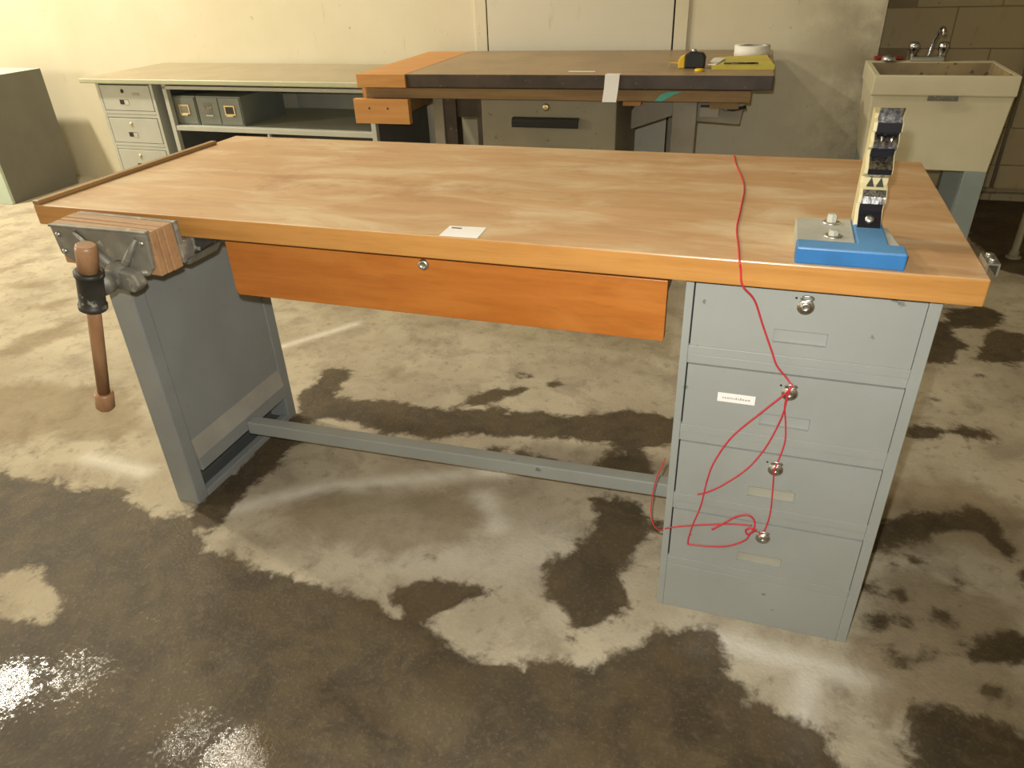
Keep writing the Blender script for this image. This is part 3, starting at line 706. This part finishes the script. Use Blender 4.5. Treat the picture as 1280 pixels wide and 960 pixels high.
tag(MB().lathe([(.02, 0), (.02, .006), (.016, .010), (.004, .011)], (0, 0, 0), seg=16).build('bottle_cap', 'yellow', loc=(c.x, c.y, TZ)), 'small round yellow cap beside the tape measure', 'cap')
c = P(727, 89.5)
tag(B(-.06, -.006, 0, .06, .012, .0012).build('paper_scrap', 'paper', loc=(c.x, c.y, TZ)), 'narrow white paper scrap at the brown table front edge', 'paper')
# white strip hanging over the front edge
c = Vector((.905, 2.025+(.905+.285)*math.tan(math.radians(1.6)), 0))
hs = MB().prism([(-.022, .025, TZ+.001), (.040, .025, TZ+.001), (.040, -.006, TZ+.001), (.034, -.008, .80), (.030, -.010, .752), (-.034, -.010, .762), (-.030, -.008, .80), (-.022, -.006, TZ+.001)], (0, 0, 0)) if False else MB()
for (xa, xb, ya, za), (xc, xd, yb, zb) in (((-.022, .040, .03, TZ+.0012), (-.024, .038, -.005, TZ+.0012)), ((-.024, .038, -.005, TZ+.0012), (-.027, .034, -.008, .81)), ((-.027, .034, -.008, .81), (-.033, .028, -.012, .758))):
    hs.prism([(xa, ya, za), (xb, ya, za), (xd, yb, zb), (xc, yb, zb)], (0, -.0008, .0008))
tag(hs.build('paper_strip', 'paper', loc=(c.x, c.y, 0)), 'white paper strip hanging over the brown table edge', 'paper')

# ------------------------------------------------------------------ utility sink
sk = thing('utility_sink', (1.965, 2.44, 0), 'cream plastic utility sink on grey legs in the corner', 'sink')
SW, SD, SZ = .545, .505, .82
m = MB()   # hollow tapered tub
def ring(z, ins, b=0): return [(ins, ins, z), (SW-ins, ins, z), (SW-ins, SD-ins, z), (ins, SD-ins, z)]
rings = [(.428, [(.02, .03), (SW-.02, .03), (SW-.03, SD-.03), (.03, SD-.03)]), (.738, [(.004, .008), (SW-.004, .008), (SW-.006, SD-.006), (.006, SD-.006)]),
         (.742, [(-.002, 0), (SW+.002, 0), (SW, SD), (0, SD)]), (.82, [(0, -.002), (SW, -.002), (SW, SD), (0, SD)]),
         (.82, [(.022, .022), (SW-.022, .022), (SW-.022, SD-.075), (.022, SD-.075)]), (.46, [(.06, .06), (SW-.06, .06), (SW-.06, SD-.10), (.06, SD-.10)])]
for z, q in rings: m.v += [(x, y, z) for x, y in q]
for i in range(len(rings)-1):
    for k in range(4):
        k2 = (k+1) % 4; m.face((i*4+k, i*4+k2, (i+1)*4+k2, (i+1)*4+k), 1 if i == 4 else 0)
m.face((3, 2, 1, 0)); m.face((20, 21, 22, 23), 1)
m.build('basin', ['sink', 'sink_dirty'], sk, .004)
B(.22, -.0035, .722, .335, -.0005, .742).build('badge', 'cast', sk)
for x0, y0 in ((.44, .01), (.03, .01), (.44, SD-.09), (.03, SD-.09)):
    x1 = x0+.085 if x0 > .2 else x0+.07
    MB().box(x0, y0+.02, 0, x1, y0+.028, .43).box(x1-.008 if x0 < .2 else x0, y0+.028, 0, x1 if x0 < .2 else x0+.008, y0+.08, .43).build('leg', 'sinkleg', sk, .002)
MB().lathe([(.022, .40), (.020, .30), (.020, .12)], (.27, .25, 0), seg=12).build('drain_pipe', 'rubber', sk)
fc = B(.185, SD-.055, SZ, .33, SD-.005, SZ+.022).build('faucet', 'nickel', sk, .006)
MB().tube(smooth_path([(.262, SD-.03, SZ+.02), (.272, SD-.03, SZ+.08), (.286, SD-.055, SZ+.135), (.292, SD-.085, SZ+.14), (.294, SD-.105, SZ+.118)]), .009, 10).build('spout', 'chrome', fc)
for xx in (.195, .318):
    MB().lathe([(.018, 0), (.016, .02), (.022, .028), (.024, .05), (.016, .062), (.005, .064)], (xx, SD-.03, SZ+.02), seg=12).build('tap_knob', 'chrome', fc)
tag(MB().tube(smooth_path([(2.00, 2.925, .832), (2.04, 2.93, .834), (2.08, 2.92, .834), (2.12, 2.925, .832)]), .008, 8).build('rag_strip', 'red'), 'dull red strip on the sink back ledge', 'cloth')
tag(MB().lathe([(.03, 0), (.034, .006), (.03, .02), (.01, .026)], (0, 0, 0), seg=14).build('soap_dish', 'galv', loc=(2.06, 2.895, .8215)), 'small grey soap dish on the sink corner', 'dish')

# ------------------------------------------------------------------ pipes beside the sink
pp = thing('wall_pipe', (2.83, 3.57, 0), 'thin pale pipe running down the dark block wall', 'pipe')
MB().tube([(-.02, 0, .07), (-.02, 0, 3.0)], .010, 8).build('riser', 'pvc', pp)
MB().tube([(-.5, 0, .065), (-.02, 0, .065), (1.2, 0, .065)], .013, 8).build('run', 'pvc', pp)
MB().lathe([(.017, -.03), (.017, .03)], (-.02, 0, .065), (1, 0, 0), 10).build('tee', 'pvc', pp)
st = thing('floor_post', (2.74, 2.63, 0), 'pale round post standing on the floor at right edge', 'post')
MB().lathe([(.022, 0), (.022, .03), (.016, .035), (.015, 1.0)], (0, 0, 0), seg=12).build('tube', 'pvc', st)
MB().lathe([(.034, 0), (.034, .008), (.022, .012)], (0, 0, 0), seg=14).build('flange', 'pvc', st)
